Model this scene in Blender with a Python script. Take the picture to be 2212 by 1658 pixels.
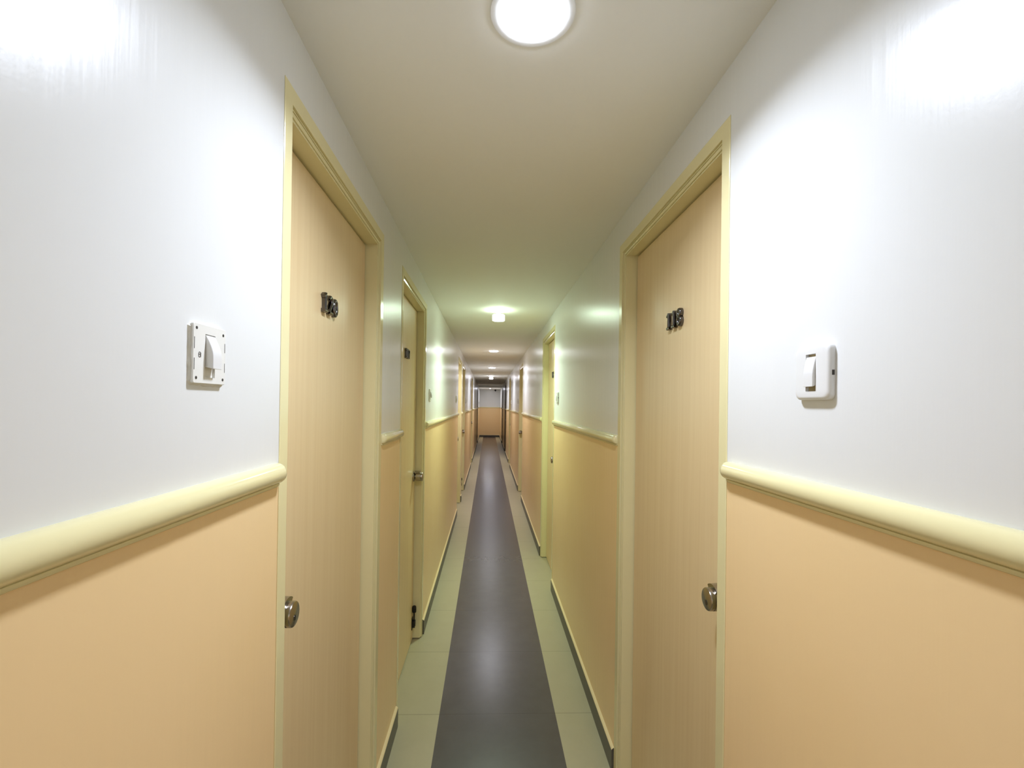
import bpy, bmesh, math
from mathutils import Vector, Matrix
for o in list(bpy.data.objects):
    bpy.data.objects.remove(o, do_unlink=True)
S = bpy.context.scene
COL = S.collection

# ---------------------------------------------------------------- camera
F_PX = 989.0; YAW = .0353; PITCH = .005; ROLL = .0137; EYE = 1.5
fw = Vector((math.sin(YAW)*math.cos(PITCH), math.cos(YAW)*math.cos(PITCH), math.sin(PITCH)))
rt = fw.cross(Vector((0, 0, 1))).normalized(); up = rt.cross(fw)
r2 = rt*math.cos(ROLL)+up*math.sin(ROLL); u2 = -rt*math.sin(ROLL)+up*math.cos(ROLL)
cam_data = bpy.data.cameras.new('camera'); cam = bpy.data.objects.new('camera', cam_data); COL.objects.link(cam)
cam.matrix_world = Matrix(((r2.x, u2.x, -fw.x, 0), (r2.y, u2.y, -fw.y, 0), (r2.z, u2.z, -fw.z, EYE), (0, 0, 0, 1)))
cam_data.sensor_fit = 'HORIZONTAL'; cam_data.sensor_width = 36
cam_data.lens = F_PX/2212*36
cam_data.shift_x = .007237; cam_data.shift_y = .017872
cam_data.clip_start = .02; cam_data.clip_end = 100
S.camera = cam
# ---------------------------------------------------------------- world, exposure
w = bpy.data.worlds.new('world'); S.world = w; w.use_nodes = True
w.node_tree.nodes['Background'].inputs[0].default_value = (0, 0, 0, 1)
w.node_tree.nodes['Background'].inputs[1].default_value = 0
S.view_settings.view_transform = 'Standard'; S.view_settings.look = 'None'
S.view_settings.gamma = 1; S.view_settings.use_curve_mapping = False
S.view_settings.exposure = 0.12

XL, XR, CZ = -.41, .536, 2.273          # wall planes and ceiling height
Y0, Y1 = -2.6, 21.1                     # corridor ends
LOBY, LOBZ = 18.6, 2.186                # lowered ceiling at the far end
DTOPS = {'L': 2.088, 'R': 2.103}        # door opening heights

def srgb(r, g, b):
    return tuple((c/12.92 if c <= .04045 else ((c+.055)/1.055)**2.4) for c in (r/255, g/255, b/255))

# ---------------------------------------------------------------- materials
def new_mat(name):
    m = bpy.data.materials.new(name); m.use_nodes = True
    nt = m.node_tree; p = nt.nodes['Principled BSDF']
    return m, nt, p
def node(nt, t, **k):
    n = nt.nodes.new(t)
    for a, v in k.items(): setattr(n, a, v)
    return n
def math_n(nt, op, a, b=None):
    n = node(nt, 'ShaderNodeMath', operation=op)
    for i, v in enumerate((a, b)):
        if v is None: continue
        if isinstance(v, (int, float)): n.inputs[i].default_value = v
        else: nt.links.new(v, n.inputs[i])
    return n.outputs[0]
def mix_c(nt, f, a, b):
    n = node(nt, 'ShaderNodeMix', data_type='RGBA')
    for s, v in ((n.inputs[0], f), (n.inputs[6], a), (n.inputs[7], b)):
        if isinstance(v, (int, float)): s.default_value = v
        elif isinstance(v, tuple): s.default_value = v if len(v) == 4 else v+(1,)
        else: nt.links.new(v, s)
    return n.outputs[2]
def coords(nt, scale):
    tc = node(nt, 'ShaderNodeTexCoord'); mp = node(nt, 'ShaderNodeMapping')
    mp.inputs['Scale'].default_value = scale
    nt.links.new(tc.outputs['Object'], mp.inputs[0])
    return tc, mp.outputs[0]
def noise(nt, vec, scale, detail=3, rough=.5):
    n = node(nt, 'ShaderNodeTexNoise'); n.inputs['Scale'].default_value = scale
    n.inputs['Detail'].default_value = detail; n.inputs['Roughness'].default_value = rough
    nt.links.new(vec, n.inputs['Vector']); return n.outputs['Fac']
def bump(nt, p, h, strength, dist=.01):
    b = node(nt, 'ShaderNodeBump'); b.inputs['Strength'].default_value = strength; b.inputs['Distance'].default_value = dist
    nt.links.new(h, b.inputs['Height']); nt.links.new(b.outputs[0], p.inputs['Normal'])
def simple(name, col, rough=.4, metal=0, spec=.5, bscale=0, bstr=0, var=0):
    m, nt, p = new_mat(name)
    p.inputs['Roughness'].default_value = rough; p.inputs['Metallic'].default_value = metal
    p.inputs['Specular IOR Level'].default_value = spec
    tc, v = coords(nt, (1, 1, 1))
    n = noise(nt, v, bscale or 30)
    c2 = tuple(min(1, c*(1-var)) for c in col)
    nt.links.new(mix_c(nt, n, tuple(col), c2), p.inputs['Base Color'])
    if bstr: bump(nt, p, n, bstr, .002)
    return m

def wall_mat():
    # two-tone satin paint: white above the chair rail, peach below
    m, nt, p = new_mat('two_tone_wall_paint')
    tc, v = coords(nt, (1, 1, 1))
    sep = node(nt, 'ShaderNodeSeparateXYZ'); nt.links.new(tc.outputs['Object'], sep.inputs[0])
    low = math_n(nt, 'LESS_THAN', sep.outputs['Z'], 1.352)
    mott = noise(nt, v, 3.5, 4)
    peach = mix_c(nt, mott, srgb(253, 223, 172), srgb(250, 218, 163))
    white = mix_c(nt, mott, srgb(236, 237, 236), srgb(233, 234, 231))
    nt.links.new(mix_c(nt, low, white, peach), p.inputs['Base Color'])
    p.inputs['Roughness'].default_value = .27
    p.inputs['Specular IOR Level'].default_value = .42
    tc2, vs = coords(nt, (9, 9, .45))
    st = noise(nt, vs, 5, 3)
    fine = noise(nt, v, 160, 2)
    h = math_n(nt, 'ADD', math_n(nt, 'MULTIPLY', st, 1.0), math_n(nt, 'MULTIPLY', fine, .12))
    bump(nt, p, h, .09, .006)
    return m
def floor_mat():
    m, nt, p = new_mat('corridor_floor_tiles')
    tc, v = coords(nt, (1, 1, 1))
    sep = node(nt, 'ShaderNodeSeparateXYZ'); nt.links.new(tc.outputs['Object'], sep.inputs[0])
    x, y = sep.outputs['X'], sep.outputs['Y']
    strip = math_n(nt, 'MULTIPLY', math_n(nt, 'GREATER_THAN', x, -.216), math_n(nt, 'LESS_THAN', x, .346))
    fr = math_n(nt, 'FRACT', math_n(nt, 'ADD', math_n(nt, 'DIVIDE', math_n(nt, 'SUBTRACT', y, 2.229), .5588), 20.5))
    dist = math_n(nt, 'ABSOLUTE', math_n(nt, 'SUBTRACT', fr, .5))
    joint = math_n(nt, 'LESS_THAN', dist, .0022)
    n1 = noise(nt, v, 9, 6, .65); n2 = noise(nt, v, 70, 3)
    light = mix_c(nt, n1, srgb(172, 163, 131), srgb(183, 175, 144))
    dark = mix_c(nt, n1, srgb(72, 66, 67), srgb(86, 80, 82))
    dark = mix_c(nt, math_n(nt, 'MULTIPLY', n2, .25), dark, srgb(68, 62, 61))
    base = mix_c(nt, strip, light, dark)
    jc = mix_c(nt, strip, srgb(105, 98, 76), srgb(58, 54, 52))
    nt.links.new(mix_c(nt, math_n(nt, 'MULTIPLY', joint, .8), base, jc), p.inputs['Base Color'])
    nt.links.new(math_n(nt, 'ADD', math_n(nt, 'MULTIPLY', strip, -.15), .42), p.inputs['Roughness'])
    p.inputs['Specular IOR Level'].default_value = .5
    bump(nt, p, n2, .02, .0012)
    return m
def wood_mat(name, c1, c2, rough=.34):
    m, nt, p = new_mat(name)
    tc, v = coords(nt, (1, 26, .55))
    g = noise(nt, v, 2.2, 6, .62)
    tc2, v2 = coords(nt, (1, 150, 1.6))
    f = noise(nt, v2, 2.5, 3)
    t = math_n(nt, 'ADD', math_n(nt, 'MULTIPLY', g, .75), math_n(nt, 'MULTIPLY', f, .25))
    cr = node(nt, 'ShaderNodeValToRGB'); nt.links.new(t, cr.inputs[0])
    cr.color_ramp.elements[0].position = .36; cr.color_ramp.elements[0].color = srgb(*c1)+(1,)
    cr.color_ramp.elements[1].position = .64; cr.color_ramp.elements[1].color = srgb(*c2)+(1,)
    nt.links.new(cr.outputs[0], p.inputs['Base Color'])
    p.inputs['Roughness'].default_value = rough
    p.inputs['Specular IOR Level'].default_value = .4
    bump(nt, p, f, .05, .001)
    return m
def emit(name, col, strength):
    m, nt, p = new_mat(name)
    p.inputs['Base Color'].default_value = (.9, .9, .9, 1)
    p.inputs['Emission Color'].default_value = tuple(col)+(1,)
    p.inputs['Emission Strength'].default_value = strength
    return m

M_WALL = wall_mat(); M_FLOOR = floor_mat()
M_CEIL = simple('ceiling_paint', srgb(251, 250, 243), .7, spec=.25, bscale=60, bstr=.05, var=.015)
M_TRIM = simple('cream_gloss_paint', srgb(240, 230, 179), .13, spec=.5, bscale=25, bstr=.06, var=.03)
M_DOOR = wood_mat('pale_wood_veneer', (232, 206, 158), (238, 214, 168))
M_DARKDOOR = wood_mat('dark_brown_veneer', (58, 44, 30), (76, 58, 38))
M_DARKTRIM = simple('dark_brown_paint', srgb(62, 50, 36), .3, var=.1)
M_BASE = simple('dark_grey_skirting_tile', srgb(92, 90, 84), .4, bscale=40, var=.2)
M_LEDGE = simple('cream_ledge_paint', srgb(240, 222, 176), .35, var=.04)
M_PLASTIC = simple('white_plastic', srgb(236, 236, 234), .3, var=.01)
M_PLASTIC2 = simple('ivory_plastic', srgb(240, 239, 232), .4, var=.02)
M_MARK = simple('dark_print', srgb(60, 56, 50), .6)
M_RECESS = simple('beige_recess', srgb(176, 160, 120), .7)
M_PLASTER = simple('rough_plaster', srgb(238, 236, 226), .8, bscale=120, bstr=.6, var=.15)
M_STEEL = simple('satin_steel', srgb(176, 170, 162), .24, metal=1, var=.05)
M_NUM = simple('dark_chrome', srgb(112, 109, 110), .13, metal=1, bscale=70, bstr=.15, var=.2)
M_BLACK = simple('black_metal', srgb(24, 23, 24), .45, var=.1)
M_RUBBER = simple('black_rubber', srgb(16, 16, 16), .7)
M_BEZEL = simple('lamp_bezel', srgb(240, 240, 238), .5)
M_DIRT = simple('chipped_dirt', srgb(58, 50, 38), .9, bscale=200, bstr=.5, var=.4)

# ---------------------------------------------------------------- helpers
def obj(name, verts, faces, mats, parent=None, mi=None, smooth=False, bevel=0, bseg=2, auto=None):
    me = bpy.data.meshes.new(name); me.from_pydata([tuple(v) for v in verts], [], faces)
    if not isinstance(mats, (list, tuple)): mats = [mats]
    for m in mats: me.materials.append(m)
    if mi:
        for i, p in enumerate(me.polygons): p.material_index = mi[i]
    bm = bmesh.new(); bm.from_mesh(me); bmesh.ops.recalc_face_normals(bm, faces=bm.faces)
    bm.to_mesh(me); bm.free()
    if smooth:
        for p in me.polygons: p.use_smooth = True
        me.set_sharp_from_angle(angle=math.radians(auto or 35))
    o = bpy.data.objects.new(name, me); COL.objects.link(o)
    if parent: o.parent = parent
    if bevel:
        b = o.modifiers.new('bevel', 'BEVEL'); b.width = bevel; b.segments = bseg; b.limit_method = 'ANGLE'
    return o
class MB:
    def __init__(s): s.v = []; s.f = []; s.m = []
    def add(s, v, f, mi=0):
        n = len(s.v); s.v += [tuple(q) for q in v]; s.f += [tuple(i+n for i in q) for q in f]; s.m += [mi]*len(f); return s
    def box(s, x0, x1, y0, y1, z0, z1, mi=0):
        v = [(x, y, z) for x in (x0, x1) for y in (y0, y1) for z in (z0, z1)]
        return s.add(v, [(0, 1, 3, 2), (4, 6, 7, 5), (0, 4, 5, 1), (2, 3, 7, 6), (0, 2, 6, 4), (1, 5, 7, 3)], mi)
    def lathe(s, prof, axis='z', at=(0, 0, 0), seg=32, mi=0):
        """prof: list of (radius, height) from bottom to top; closed with caps where radius>0"""
        v = []; f = []
        for r, h in prof:
            for i in range(seg):
                a = 2*math.pi*i/seg; c, d = r*math.cos(a), r*math.sin(a)
                v.append({'z': (c, d, h), 'x': (h, c, d)}[axis])
        v = [(a+at[0], b+at[1], c+at[2]) for a, b, c in v]
        for k in range(len(prof)-1):
            for i in range(seg):
                j = (i+1) % seg
                f.append((k*seg+i, k*seg+j, (k+1)*seg+j, (k+1)*seg+i))
        f.append(tuple(range(seg))[::-1]); f.append(tuple((len(prof)-1)*seg+i for i in range(seg)))
        return s.add(v, f, mi)
    def build(s, name, mats, parent=None, **k): return obj(name, s.v, s.f, mats, parent, mi=s.m, **k)
def tag(o, label, cat, group=None, kind=None):
    o['label'] = label; o['category'] = cat
    if group: o['group'] = group
    if kind: o['kind'] = kind
    return o
def empty(name, loc, rz=0):
    o = bpy.data.objects.new(name, None); COL.objects.link(o); o.location = loc; o.rotation_euler.z = rz
    o.empty_display_size = .1; return o
def copy_tree(o, parent=None):
    kids = [c for c in bpy.data.objects if c.parent == o]
    c = o.copy(); COL.objects.link(c); c.parent = parent
    for k in kids: copy_tree(k, c)
    return c

# ---------------------------------------------------------------- doors: (side, y0, y1, number, knob side, dark)
DOORS = [
    ('L', .969, 1.713, '120', 'near', 0), ('R', 1.062, 1.815, '118', 'near', 0),
    ('L', 2.205, 2.945, '117', 'far', 0), ('R', 3.760, 4.500, '116', 'near', 0),
    ('L', 6.230, 6.970, '', 'near', 0), ('R', 7.190, 7.930, '', 'far', 0),
    ('L', 7.240, 7.980, '', 'far', 0), ('R', 11.04, 11.78, '', 'near', 0),
    ('L', 11.08, 11.82, '', 'far', 0), ('R', 13.94, 14.68, '', 'near', 1),
    ('R', 16.98, 17.72, '', 'near', 1), ('L', 16.88, 17.62, '', 'near', 1),
]
CUT = .03
def openings(side): return sorted([(d[1]-CUT, d[2]+CUT) for d in DOORS if d[0] == side])
def spans(side, y0, y1, grow=0):
    out = []; a = y0
    for o0, o1 in openings(side):
        out.append((a, o0-grow)); a = o1+grow
    out.append((a, y1)); return out

# ---------------------------------------------------------------- setting
tag(MB().box(XL-.2, XR+.2, Y0-.12, Y1+.15, -.1, 0).build('floor', M_FLOOR), 'tiled corridor floor, dark centre strip between pale greenish borders', 'floor', kind='structure')
tag(MB().box(XL-.13, XR+.13, Y0-.12, LOBY, CZ, CZ+.12).build('ceiling', M_CEIL), 'long off-white painted corridor ceiling with round lamps', 'ceiling', kind='structure')
tag(MB().box(XL-.13, XR+.13, LOBY, Y1+.15, LOBZ, CZ+.12).build('ceiling', M_CEIL), 'lowered pale ceiling in front of the end wall', 'ceiling', kind='structure')
for side, X in (('L', XL), ('R', XR)):
    s = -1 if side == 'L' else 1; x0, x1 = sorted((X, X+s*.12))
    mb = MB()
    for a, b in spans(side, Y0, Y1): mb.box(x0, x1, a, b, 0, CZ)
    for a, b in openings(side): mb.box(x0, x1, a, b, DTOPS[side]+CUT, CZ)
    nm = 'left' if side == 'L' else 'right'
    tag(mb.build('wall_'+nm, M_WALL), nm+' corridor wall, glossy white above the rail and peach below', 'wall', kind='structure')
tag(MB().box(XL-.12, XR+.12, Y1, Y1+.12, 0, CZ).build('wall_end', M_WALL), 'far end wall, white over peach, closing the corridor', 'wall', kind='structure')
tag(MB().box(XL-.12, XR+.12, Y0-.12, Y0, 0, CZ).build('wall_back', M_WALL), 'wall behind the viewer closing the corridor', 'wall', kind='structure')

# chair rails (half round with a small lip)
prof_rail = [(0, 1.381)]
for i in range(0, 13):
    a = math.pi*i/12
    prof_rail.append((.004+.018*math.sin(a), 1.3615+.0195*math.cos(a)))
prof_rail += [(.004, 1.3415), (.006, 1.3405), (.006, 1.3365), (.0045, 1.335), (0, 1.335)]
def sweep_along_y(prof, X, s, y0, y1, round_end=0, mi=None):
    """profile (p,z) on wall plane X, protruding towards the corridor"""
    sts = [(y0, 1), (y1, 1)]
    if round_end:
        e = round_end
        sts = [(y0, .45), (y0+e*.15, .75), (y0+e*.45, .93), (y0+e, 1), (y1-e, 1), (y1-e*.45, .93), (y1-e*.15, .75), (y1, .45)]
    zc = sum(z for p, z in prof)/len(prof); n = len(prof); v = []; f = []
    for y, k in sts:
        for p, z in prof: v.append((X-s*p*k, y, zc+(z-zc)*(1-(1-k)*.5)))
    for a in range(len(sts)-1):
        for i in range(n):
            j = (i+1) % n; f.append((a*n+i, a*n+j, (a+1)*n+j, (a+1)*n+i))
    f.append(tuple(range(n))); f.append(tuple((len(sts)-1)*n+i for i in range(n)))
    return v, f
RAIL_PL = {'L': ['beside the uncovered switch near the camera', 'between door 120 and door 117', 'on the long stretch after door 117', 'short piece between two close doors', 'after the pair of close doors', 'after the fifth left door', 'at the end wall corner'],
           'R': ['beside the covered switch near the camera', 'between door 118 and the next door', 'between the second and third right doors', 'after the third right door', 'before the first dark door', 'between the two dark doors', 'at the end wall corner']}
k = 1
for side, X in (('L', XL), ('R', XR)):
    s = -1 if side == 'L' else 1; nm = 'left' if side == 'L' else 'right'
    for i, (a, b) in enumerate(spans(side, Y0, Y1, grow=.0265)):
        if b-a < .05: continue
        v, f = sweep_along_y(prof_rail, X, s, a, b, .014)
        o = obj('trim_%d' % k, v, f, M_TRIM, smooth=True, auto=50); k += 1
        tag(o, 'cream half-round chair rail on the %s wall, %s' % (nm, RAIL_PL[side][i]), 'chair rail', kind='structure')
        zt = [(0, 0), (.011, 0), (.011, .087), (.0085, .0905), (.001, .096), (0, .096)]
        v, f = sweep_along_y(zt, X, s, a+.0005, b-.0005)
        mi = [0]*len(f); mi[2] = mi[3] = mi[4] = 1
        o = obj('baseboard_%s' % nm, v, f, [M_BASE, M_LEDGE], mi=mi)
        tag(o, 'dark grey tile skirting with cream top ledge on the %s wall, %s' % (nm, RAIL_PL[side][i]), 'baseboard', kind='structure')
# end wall rail and skirting
v, f = sweep_along_y(prof_rail, 0, 1, XL+.024, XR-.024)
v = [(y, Y1+x, z) for x, y, z in v]
o = obj('trim_%d' % k, v, f, M_TRIM, smooth=True, auto=50)
tag(o, 'cream chair rail across the far end wall', 'chair rail', kind='structure')
v, f = sweep_along_y([(0, 0), (.011, 0), (.011, .087), (.0085, .0905), (.001, .096), (0, .096)], 0, 1, XL+.012, XR-.012)
v = [(y, Y1+x, z) for x, y, z in v]; mi = [0]*len(f); mi[2] = mi[3] = mi[4] = 1
o = obj('baseboard_end', v, f, [M_BASE, M_LEDGE], mi=mi)
tag(o, 'dark skirting along the foot of the far end wall', 'baseboard', kind='structure')

# ---------------------------------------------------------------- digits
def stroke_mesh(paths, wid=.0050, dep=.0066):
    """rounded metal strokes in the plane (u right, v up), n = towards the viewer"""
    v = []; f = []
    sec = [(-1, 0), (-1, .6), (-.72, .9), (-.25, 1), (.25, 1), (.72, .9), (1, .6), (1, 0)]
    for pts, closed in paths:
        n = len(pts); base = len(v); m = len(sec)
        for i in range(n):
            p = Vector(pts[i])
            if closed: a, b = Vector(pts[i-1]), Vector(pts[(i+1) % n])
            else: a, b = Vector(pts[max(0, i-1)]), Vector(pts[min(n-1, i+1)])
            d = (b-a).normalized(); nn = Vector((-d.y, d.x))
            for q, h in sec: v.append((p.x+nn.x*q*wid, p.y+nn.y*q*wid, h*dep*1.9))
        for i in range(n if closed else n-1):
            j = (i+1) % n
            for q in range(m-1): f.append((base+i*m+q, base+i*m+q+1, base+j*m+q+1, base+j*m+q))
            f.append((base+i*m+m-1, base+i*m, base+j*m, base+j*m+m-1))
        if not closed:
            f.append(tuple(base+q for q in range(m))); f.append(tuple(base+(n-1)*m+q for q in range(m)))
    return v, f
def arc(cx, cy, rx, ry, a0, a1, n=14):
    return [(cx+rx*math.cos(math.radians(a0+(a1-a0)*i/n)), cy+ry*math.sin(math.radians(a0+(a1-a0)*i/n))) for i in range(n+1)]
H2 = .0275
DIG = {
    '0': [(arc(0, 0, .0135, H2-.005, 0, 360)[:-1], True)],
    '1': [([(.002, -H2+.004), (.002, H2-.001)], False), ([(-.009, H2-.012), (-.004, H2-.008), (.002, H2-.004)], False), ([(-.009, -H2+.005), (.013, -H2+.005)], False)],
    '2': [(arc(0, H2-.016, .0115, .0115, 165, -35, 12)+[(.003, -.002), (-.011, -H2+.006)], False), ([(-.012, -H2+.0055), (.0135, -H2+.0055)], False)],
    '8': [(arc(0, .0125, .0095, .0105, 0, 360)[:-1], True), (arc(0, -.0115, .0115, .012, 0, 360)[:-1], True)],
    '7': [([(-.012, H2-.0055), (.012, H2-.0055), (.003, .0), (-.002, -H2+.003)], False)],
    '6': [(arc(0, -.010, .0115, .0125, 0, 360)[:-1], True), ([(-.0112, -.007), (-.009, .009), (.001, .020), (.009, .0225)], False)],
}
DIG_ME = {}
def digit_obj(ch, parent, loc, sgn):
    # local frame of doors: wall runs along y; face normal +x for left doors; mirrored by rotation for right doors
    if ch not in DIG_ME:
        v, f = stroke_mesh(DIG[ch]); v = [(z, x, y) for x, y, z in v]
        o = obj('number_digit', v, f, M_NUM, parent, smooth=True, auto=45); DIG_ME[ch] = o.data
    else:
        o = bpy.data.objects.new('number_digit', DIG_ME[ch]); COL.objects.link(o); o.parent = parent
    o.location = loc; o['label'] = 'dark chrome numeral '+ch
    return o

# ---------------------------------------------------------------- door builder (local: opening centred on y=0, corridor side +x, wall plane x=0)
PROF = [(0, -.120), (0, -.0085), (.0030, -.0078), (.0036, -.0108), (.0052, -.0108), (.0060, -.0060), (.0125, -.0040), (.0130, -.0080), (.0146, -.0080), (.0152, -.0030),
        (.0170, -.0026), (.0175, -.0065), (.0190, -.0065), (.0196, .0016), (.0535, .0022), (.0550, .0012), (.0550, .0002), (.0298, .0002), (.0298, -.120)]
def frame_mesh(hw, DTOP):
    v = []; f = []; n = len(PROF)
    for k in range(4):
        for a, p in PROF:
            y = -hw-a if k < 2 else hw+a; z = .006 if k in (0, 3) else DTOP+a
            v.append((p, y, z))
    for k in range(3):
        for i in range(n):
            j = (i+1) % n; f.append((k*n+i, k*n+j, (k+1)*n+j, (k+1)*n+i))
    f.append(tuple(range(n))); f.append(tuple(3*n+i for i in range(n)))
    return v, f
FACE = -.053
def make_knob(parent, y, z, prot):
    mb = MB()
    r = .0275; k = prot-.013
    mb.lathe([(.031, 0), (.031, .004), (.028, .008), (.019, .010), (.017, .013), (.020, .015), (r-.001, .017), (r, .020), (r, prot-.0125), (r-.0012, prot-.0118), (r-.0012, prot-.0108), (r, prot-.0100), (r, prot-.0035), (r-.0012, prot-.001), (r-.003, prot), (.0, prot)][:-1], 'x', (FACE, y, z), 40)
    # thumb tab on top of the body
    seg = 9; va = []
    for h in (.010, prot-.014):
        for rr in (r-.002, r+.010 if h < .02 else r+.0085):
            for i in range(seg):
                a = math.radians(50+80*i/(seg-1)); va.append((FACE+h, y+rr*math.cos(a), z+rr*math.sin(a)))
    fa = []
    for q in range(seg-1):
        for b, c in ((0, 1), (1, 3), (3, 2), (2, 0)): fa.append((b*seg+q, b*seg+q+1, c*seg+q+1, c*seg+q))
    fa += [(0, seg, 3*seg, 2*seg), (seg-1, 2*seg-1, 4*seg-1, 3*seg-1)]
    mb.add(va, fa)
    mb.lathe([(.0065, prot-.001), (.0065, prot+.0006)], 'x', (FACE, y, z-.008), 16, 1)
    mb.box(FACE+prot, FACE+prot+.0012, y-.0012, y+.0012, z-.013, z-.003, 2)
    o = mb.build('door_knob', [M_STEEL, M_NUM, M_MARK], parent, smooth=True, auto=30)
    o['label'] = 'satin steel round knob with keyhole'
    return o
def make_stop(parent, y, toward):
    # flipped-up kick-down door stop, black
    mb = MB(); x = FACE
    mb.box(x, x+.004, y-.017, y+.017, .075, .150)
    mb.box(x+.004, x+.020, y-.014, y-.009, .090, .130); mb.box(x+.004, x+.020, y+.009, y+.014, .090, .130)
    mb.lathe([(.0125, -.007), (.0125, .007)], 'x', (x+.014, y, .112), 20)
    mb.box(x+.009, x+.017, y-.0055, y+.0055, .112, .185)
    mb.lathe([(.009, 0), (.0125, .004), (.013, .030), (.011, .040), (.008, .043)], 'z', (x+.013, y, .180), 20, 1)
    o = mb.build('door_stop', [M_BLACK, M_RUBBER], parent, bevel=.001, bseg=1)
    o['label'] = 'black kick-down stop folded up at the door foot'
    return o
DOOR_LABEL = {
    0: 'pale wood door numbered 120 in a cream frame, first on the left',
    1: 'pale wood door numbered 118 in a cream frame, first on the right',
    2: 'second left door with dark numerals and a black stop at its foot',
    3: 'second right door, narrow sliver of leaf with greenish lit jamb',
    4: 'third left door, just before its close neighbour',
    5: 'third right door with steel knob beside cream jamb',
    6: 'fourth left door with black stop, right after its close neighbour',
    7: 'fourth right door, far down the corridor, cream framed',
    8: 'fifth left door, far down the corridor, cream framed',
    9: 'dark brown far right door, nearer of the two dark ones',
    10: 'dark brown far right door next to the end wall',
    11: 'dark brown far left door next to the end wall',
}
for i, (side, y0, y1, num, kside, dark) in enumerate(DOORS):
    left = side == 'L'; X = XL if left else XR
    d = empty('door_%d' % (i+1), (X, (y0+y1)/2, 0), 0 if left else math.pi)
    tag(d, DOOR_LABEL[i], 'door', kind='structure')
    hw = (y1-y0)/2
    v, f = frame_mesh(hw, DTOPS[side])
    fr = obj('door_frame', v, f, M_DARKTRIM if dark else M_TRIM, d, smooth=True, auto=20)
    # leaf and rebate stop
    g = .0055
    lf = MB().box(FACE-.04, FACE, -hw+g, hw-g, .007, DTOPS[side]-g).build('door_leaf', M_DARKDOOR if dark else M_DOOR, d, bevel=.0012, bseg=2)
    # near side is smaller world y; local y = +y for left doors, -y for right doors
    sg = 1 if left else -1
    kn = -1 if kside == 'near' else 1
    prot = .0485 if i < 2 else .058
    back = (.045 if i < 2 else .058)
    make_knob(lf, sg*kn*(hw-back), {0: 1.038, 1: 1.030, 2: 1.042, 3: 1.042}.get(i, 1.022), prot)
    if num:
        cy = {0: 1.322, 1: 1.424, 2: 2.575, 3: 4.12}[i]-(y0+y1)/2
        for q, ch in enumerate(num):
            digit_obj(ch, lf, (FACE+.0005, sg*cy+(q-1)*.0412, 1.776), sg)
    if i in (2, 6): make_stop(lf, sg*(hw-.03), 1)

# ---------------------------------------------------------------- switches (local: wall plane x=0, corridor +x, y along wall)
def rrect(hw, hh, r, n=5):
    pts = []
    for cx, cy, a0 in ((hw-r, hh-r, 0), (-hw+r, hh-r, 90), (-hw+r, -hh+r, 180), (hw-r, -hh+r, 270)):
        for i in range(n+1):
            a = math.radians(a0+90*i/n); pts.append((cx+r*math.cos(a), cy+r*math.sin(a)))
    return pts
def plate_with_window(rings, win, x_in, n):
    """rings: list of (x, halfw, halfh, r) outline from wall to face; win: (y0,y1,z0,z1) rectangular window in the face"""
    v = []; f = []
    for x, hw, hh, r in rings: v += [(x, a, b) for a, b in rrect(hw, hh, r, n)]
    m = 4*(n+1); K = len(rings)
    for k in range(K-1):
        for i in range(m):
            j = (i+1) % m; f.append((k*m+i, k*m+j, (k+1)*m+j, (k+1)*m+i))
    xf = rings[-1][0]; y0, y1, z0, z1 = win; b = len(v)
    for x in (xf, x_in): v += [(x, y1, z1), (x, y0, z1), (x, y0, z0), (x, y1, z0)]
    L = (K-1)*m
    for q in range(4):
        st = L+q*(n+1)
        for i in range(n): f.append((st+i, st+i+1, b+q))
        nx = L+((q+1) % 4)*(n+1)
        f.append((st+n, nx, b+(q+1) % 4, b+q))
        f.append((b+q, b+(q+1) % 4, b+4+(q+1) % 4, b+4+q))
    mi = [0]*len(f)
    f.append((b+4, b+5, b+6, b+7)); mi.append(1)
    f.append(tuple(range(m))); mi.append(0)
    return v, f, mi
def rocker_mesh(y0, y1, z0, z1, xb, xt, xm, xl):
    """side profile: flat at top (xt), bulging to xl at the lower end"""
    prof = [(xb, z1), (xt, z1)]
    for i in range(1, 11):
        t = i/10; prof.append((xt+(xl-xt)*math.sin(min(1, t/.65)*math.pi/2), z1+(z0-z1)*t))
    prof.append((xb, z0+.004))
    n = len(prof); v = [(x, y, z) for y in (y0, y1) for x, z in prof]
    f = [tuple(range(n)), tuple(range(n, 2*n))]+[(i, (i+1) % n, n+(i+1) % n, n+i) for i in range(n)]
    return v, f
def make_covered():
    r = empty('light_switch', (0, 0, 0))
    v, f, mi = plate_with_window([(0, .0395, .0445, .010), (.0070, .0395, .0445, .010), (.0095, .0385, .0435, .011), (.0112, .0360, .0410, .012), (.0116, .0340, .0390, .012)],
                                 (-.0115, .0115, -.0305, .0300), .006, 6)
    p = obj('cover_plate', v, f, [M_PLASTIC, M_RECESS], r, mi=mi, smooth=True, auto=40)
    v, f = rocker_mesh(-.0110, .0110, -.0235, .0255, .006, .0108, .012, .0165)
    obj('rocker', v, f, M_PLASTIC, r, smooth=True, auto=40, bevel=.0008)
    MB().box(.002, .0060, .0393, .0398, -.006, .002).build('side_slot', M_MARK, p)
    return r
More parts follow.
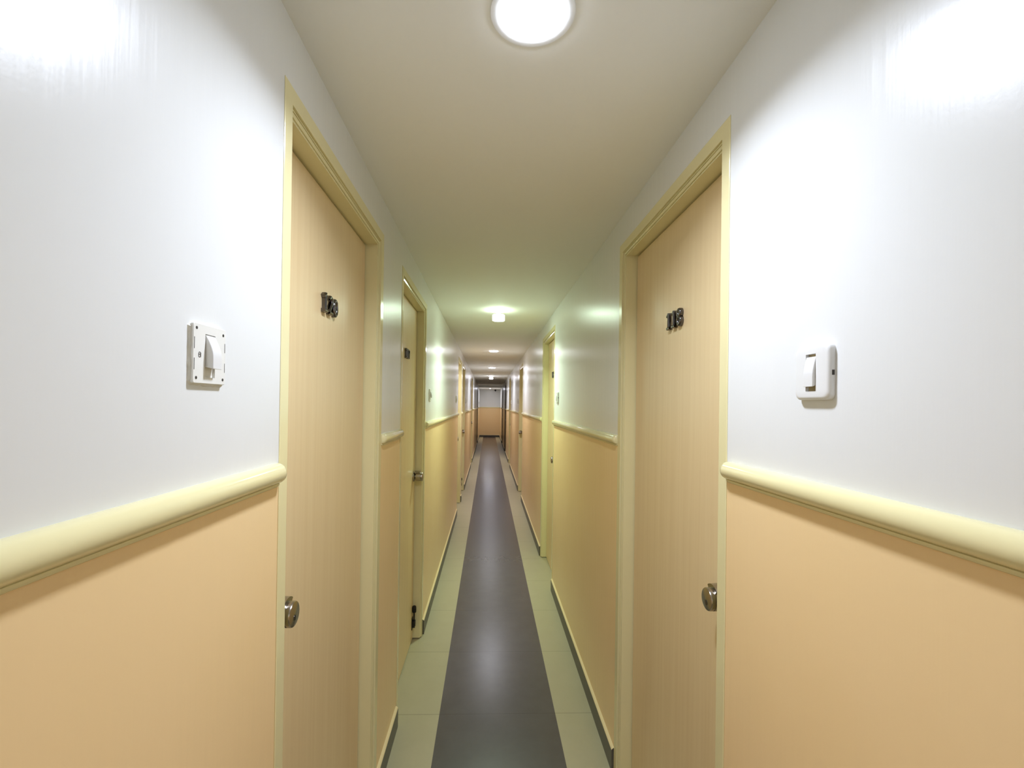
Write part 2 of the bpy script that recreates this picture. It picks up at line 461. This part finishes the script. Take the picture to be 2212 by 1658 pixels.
def make_uncovered():
    r = empty('light_switch', (0, 0, 0))
    # rough plaster bedding behind the mounting plate
    import random; R_ = random.Random(4); n = 44; v = []; f = []
    for k, (x, s) in enumerate(((0, .0405), (.0035, .0390))):
        for i in range(n):
            a = 2*math.pi*i/n; c, d = math.cos(a), math.sin(a); q = max(abs(c), abs(d))
            rr = s/q*(1+R_.uniform(-.03, .03)); v.append((x, rr*c, rr*d*1.075-.0012))
    for i in range(n): f.append((i, (i+1) % n, n+(i+1) % n, n+i))
    f += [tuple(range(n)), tuple(range(n, 2*n))]
    obj('plaster_bedding', v, f, M_PLASTER, r, smooth=True)
    v, f, mi = plate_with_window([(.0030, .0380, .0415, .0025), (.0062, .0380, .0415, .0025), (.0067, .0375, .0410, .0025)],
                                 (-.0120, .0120, -.0325, .0290), .001, 3)
    p = obj('mounting_plate', v, f, [M_PLASTIC2, M_RECESS], r, mi=mi, smooth=True, auto=35)
    v, f = rocker_mesh(-.0108, .0108, -.0205, .0275, .001, .0072, .012, .0175)
    obj('rocker', v, f, M_PLASTIC, r, smooth=True, auto=40, bevel=.0008)
    for a, b in ((-.0315, .035), (.0315, .033), (-.0315, -.034), (.0315, -.034)):
        MB().lathe([(.0022, 0), (.0022, .0004)], 'x', (.0066, a, b), 12).build('screw_hole', M_MARK, p)
    for a, b, h in ((-.0362, .014, .008), (-.0362, -.015, .008), (.0358, .014, .007), (.0358, -.016, .007)):
        MB().box(.0064, .0070, a-.0004, a+.0004, b-h, b+h).build('side_slot', M_MARK, p)
    # small printed terminal mark
    v, f = stroke_mesh([(arc(-.0245, -.001, .0022, .0032, 200, -60, 8), False), ([(-.0220, .0015), (-.0220, -.0050)], False), (arc(-.0245, -.0030, .0022, .0022, 0, 300, 8), False)], .0005, .0002)
    obj('printed_mark', [(.0067+z, x, y) for x, y, z in v], f, M_MARK, p)
    return r
proto_u = make_uncovered(); proto_c = make_covered()
SW = [
    ('u', 'L', .677, 1.5655, 'white switch without its cover, screw holes showing, left of door 120'),
    ('c', 'R', .7285, 1.5590, 'rounded white covered switch to the right of door 118'),
    ('u', 'L', 3.200, 1.560, 'white switch on the left wall just past the second left door'),
    ('c', 'R', 3.510, 1.560, 'white switch on the right wall just before the second right door'),
    ('c', 'L', 5.800, 1.560, 'small white switch just before the third left door'),
    ('c', 'R', 8.250, 1.560, 'small white switch just past the third right door'),
    ('c', 'L', 8.300, 1.560, 'small white switch just past the fourth left door'),
    ('c', 'R', 10.70, 1.560, 'tiny distant switch just before the fourth right door'),
    ('c', 'R', 14.95, 1.560, 'tiny distant switch past the nearer dark right door'),
    ('c', 'L', 19.20, 1.560, 'tiny distant switch on the left wall near the end wall'),
]
used = set()
for kind, side, y, z, lab in SW:
    pr = proto_u if kind == 'u' else proto_c
    o = pr if kind not in used else copy_tree(pr)
    used.add(kind)
    o.location = (XL if side == 'L' else XR, y, z); o.rotation_euler.z = 0 if side == 'L' else math.pi
    tag(o, lab, 'light switch', 'light switches along the corridor walls')

# ---------------------------------------------------------------- ceiling lamps
W1, W2, W3 = (.80, .875, 1.04), (.76, 1.0, .78), (.93, .94, 1.05)
def ceiling_lamp(y, z, col, power, label, shade, x=.066, scale=1.0, spread=142, glow=48):
    r = empty('ceiling_light', (x, y, z))
    tag(r, label, 'ceiling light', 'round ceiling lamps along the corridor')
    a = .064*scale
    n_ = 48; pr_ = [(a+.020, -.0003), (a+.0195, -.0022), (a+.012, -.0028), (a+.003, -.0028), (a+.0005, -.0022), (a+.0005, -.0003)]; mb = MB(); vv = []; ff = []
    for rr, h in pr_: vv += [(rr*math.cos(2*math.pi*i/n_), rr*math.sin(2*math.pi*i/n_), h) for i in range(n_)]
    for q in range(len(pr_)):
        for i in range(n_): ff.append((q*n_+i, q*n_+(i+1) % n_, ((q+1) % len(pr_))*n_+(i+1) % n_, ((q+1) % len(pr_))*n_+i))
    mb.add(vv, ff).build('bezel', M_BEZEL, r, smooth=True)
    e = emit('lamp_glow', col, glow)
    MB().lathe([(a, -.0005), (a, -.0045), (a*.95, -.0078), (a*.8, -.0105), (a*.5, -.012), (a*.2, -.0125)], 'z').build('diffuser', e, r, smooth=True)
    zl = -.0135
    if shade:
        g = emit('shade_glow', col, 9.0)
        s_ = .050
        MB().lathe([(s_*.35, -.010), (s_*.35, -.041)], 'z', seg=20).build('stem', M_BEZEL, r, smooth=True)
        MB().lathe([(s_*.96, -.041), (s_, -.043), (s_, -.084), (s_*.97, -.087), (s_*.6, -.0875)], 'z').build('glass_shade', g, r, smooth=True)
        zl = -.089
    ld = bpy.data.lights.new('lamp_light', 'AREA'); ld.shape = 'DISK'; ld.spread = math.radians(spread); ld.size = 2*(.050 if shade else a); ld.energy = power; ld.color = col
    lo = bpy.data.objects.new('lamp_light', ld); COL.objects.link(lo); lo.parent = r; lo.location = (0, 0, zl)
    return r
ceiling_lamp(-1.97, CZ, W1, 11.5, 'round ceiling lamp behind the viewer', False)
ceiling_lamp(.897, CZ, W1, 8.9, 'large glaring ceiling lamp at the top edge, nearest the viewer', False, x=.077, glow=22)
ceiling_lamp(3.745, CZ, W2, 11, 'greenish ceiling lamp with hanging cylinder shade, second from the viewer', True, x=.073)
ceiling_lamp(6.613, CZ, W3, 9, 'flat round ceiling lamp, third from the viewer', False)
ceiling_lamp(9.654, CZ, W3, 9, 'flat round ceiling lamp, fourth from the viewer', False)
ceiling_lamp(12.455, CZ, W3, 9, 'distant ceiling lamp with cylinder shade, fifth from the viewer', True)
ceiling_lamp(19.6, LOBZ, W3, 10, 'small dim lamp in the lowered ceiling by the end wall', False, scale=.5, spread=180, glow=12)

# ---------------------------------------------------------------- dark dome camera at the far end
c = empty('security_camera', (.311, Y1-.10, LOBZ))
tag(c, 'small black dome camera hanging from the ceiling by the end wall', 'camera')
MB().lathe([(.030, -.030), (.040, -.022), (.040, -.0003)], 'z', seg=24).build('base', M_BLACK, c, smooth=True)
MB().lathe([(.004, -.088), (.020, -.083), (.033, -.066), (.038, -.042), (.036, -.0295)], 'z', seg=24).build('dome', M_BLACK, c, smooth=True)
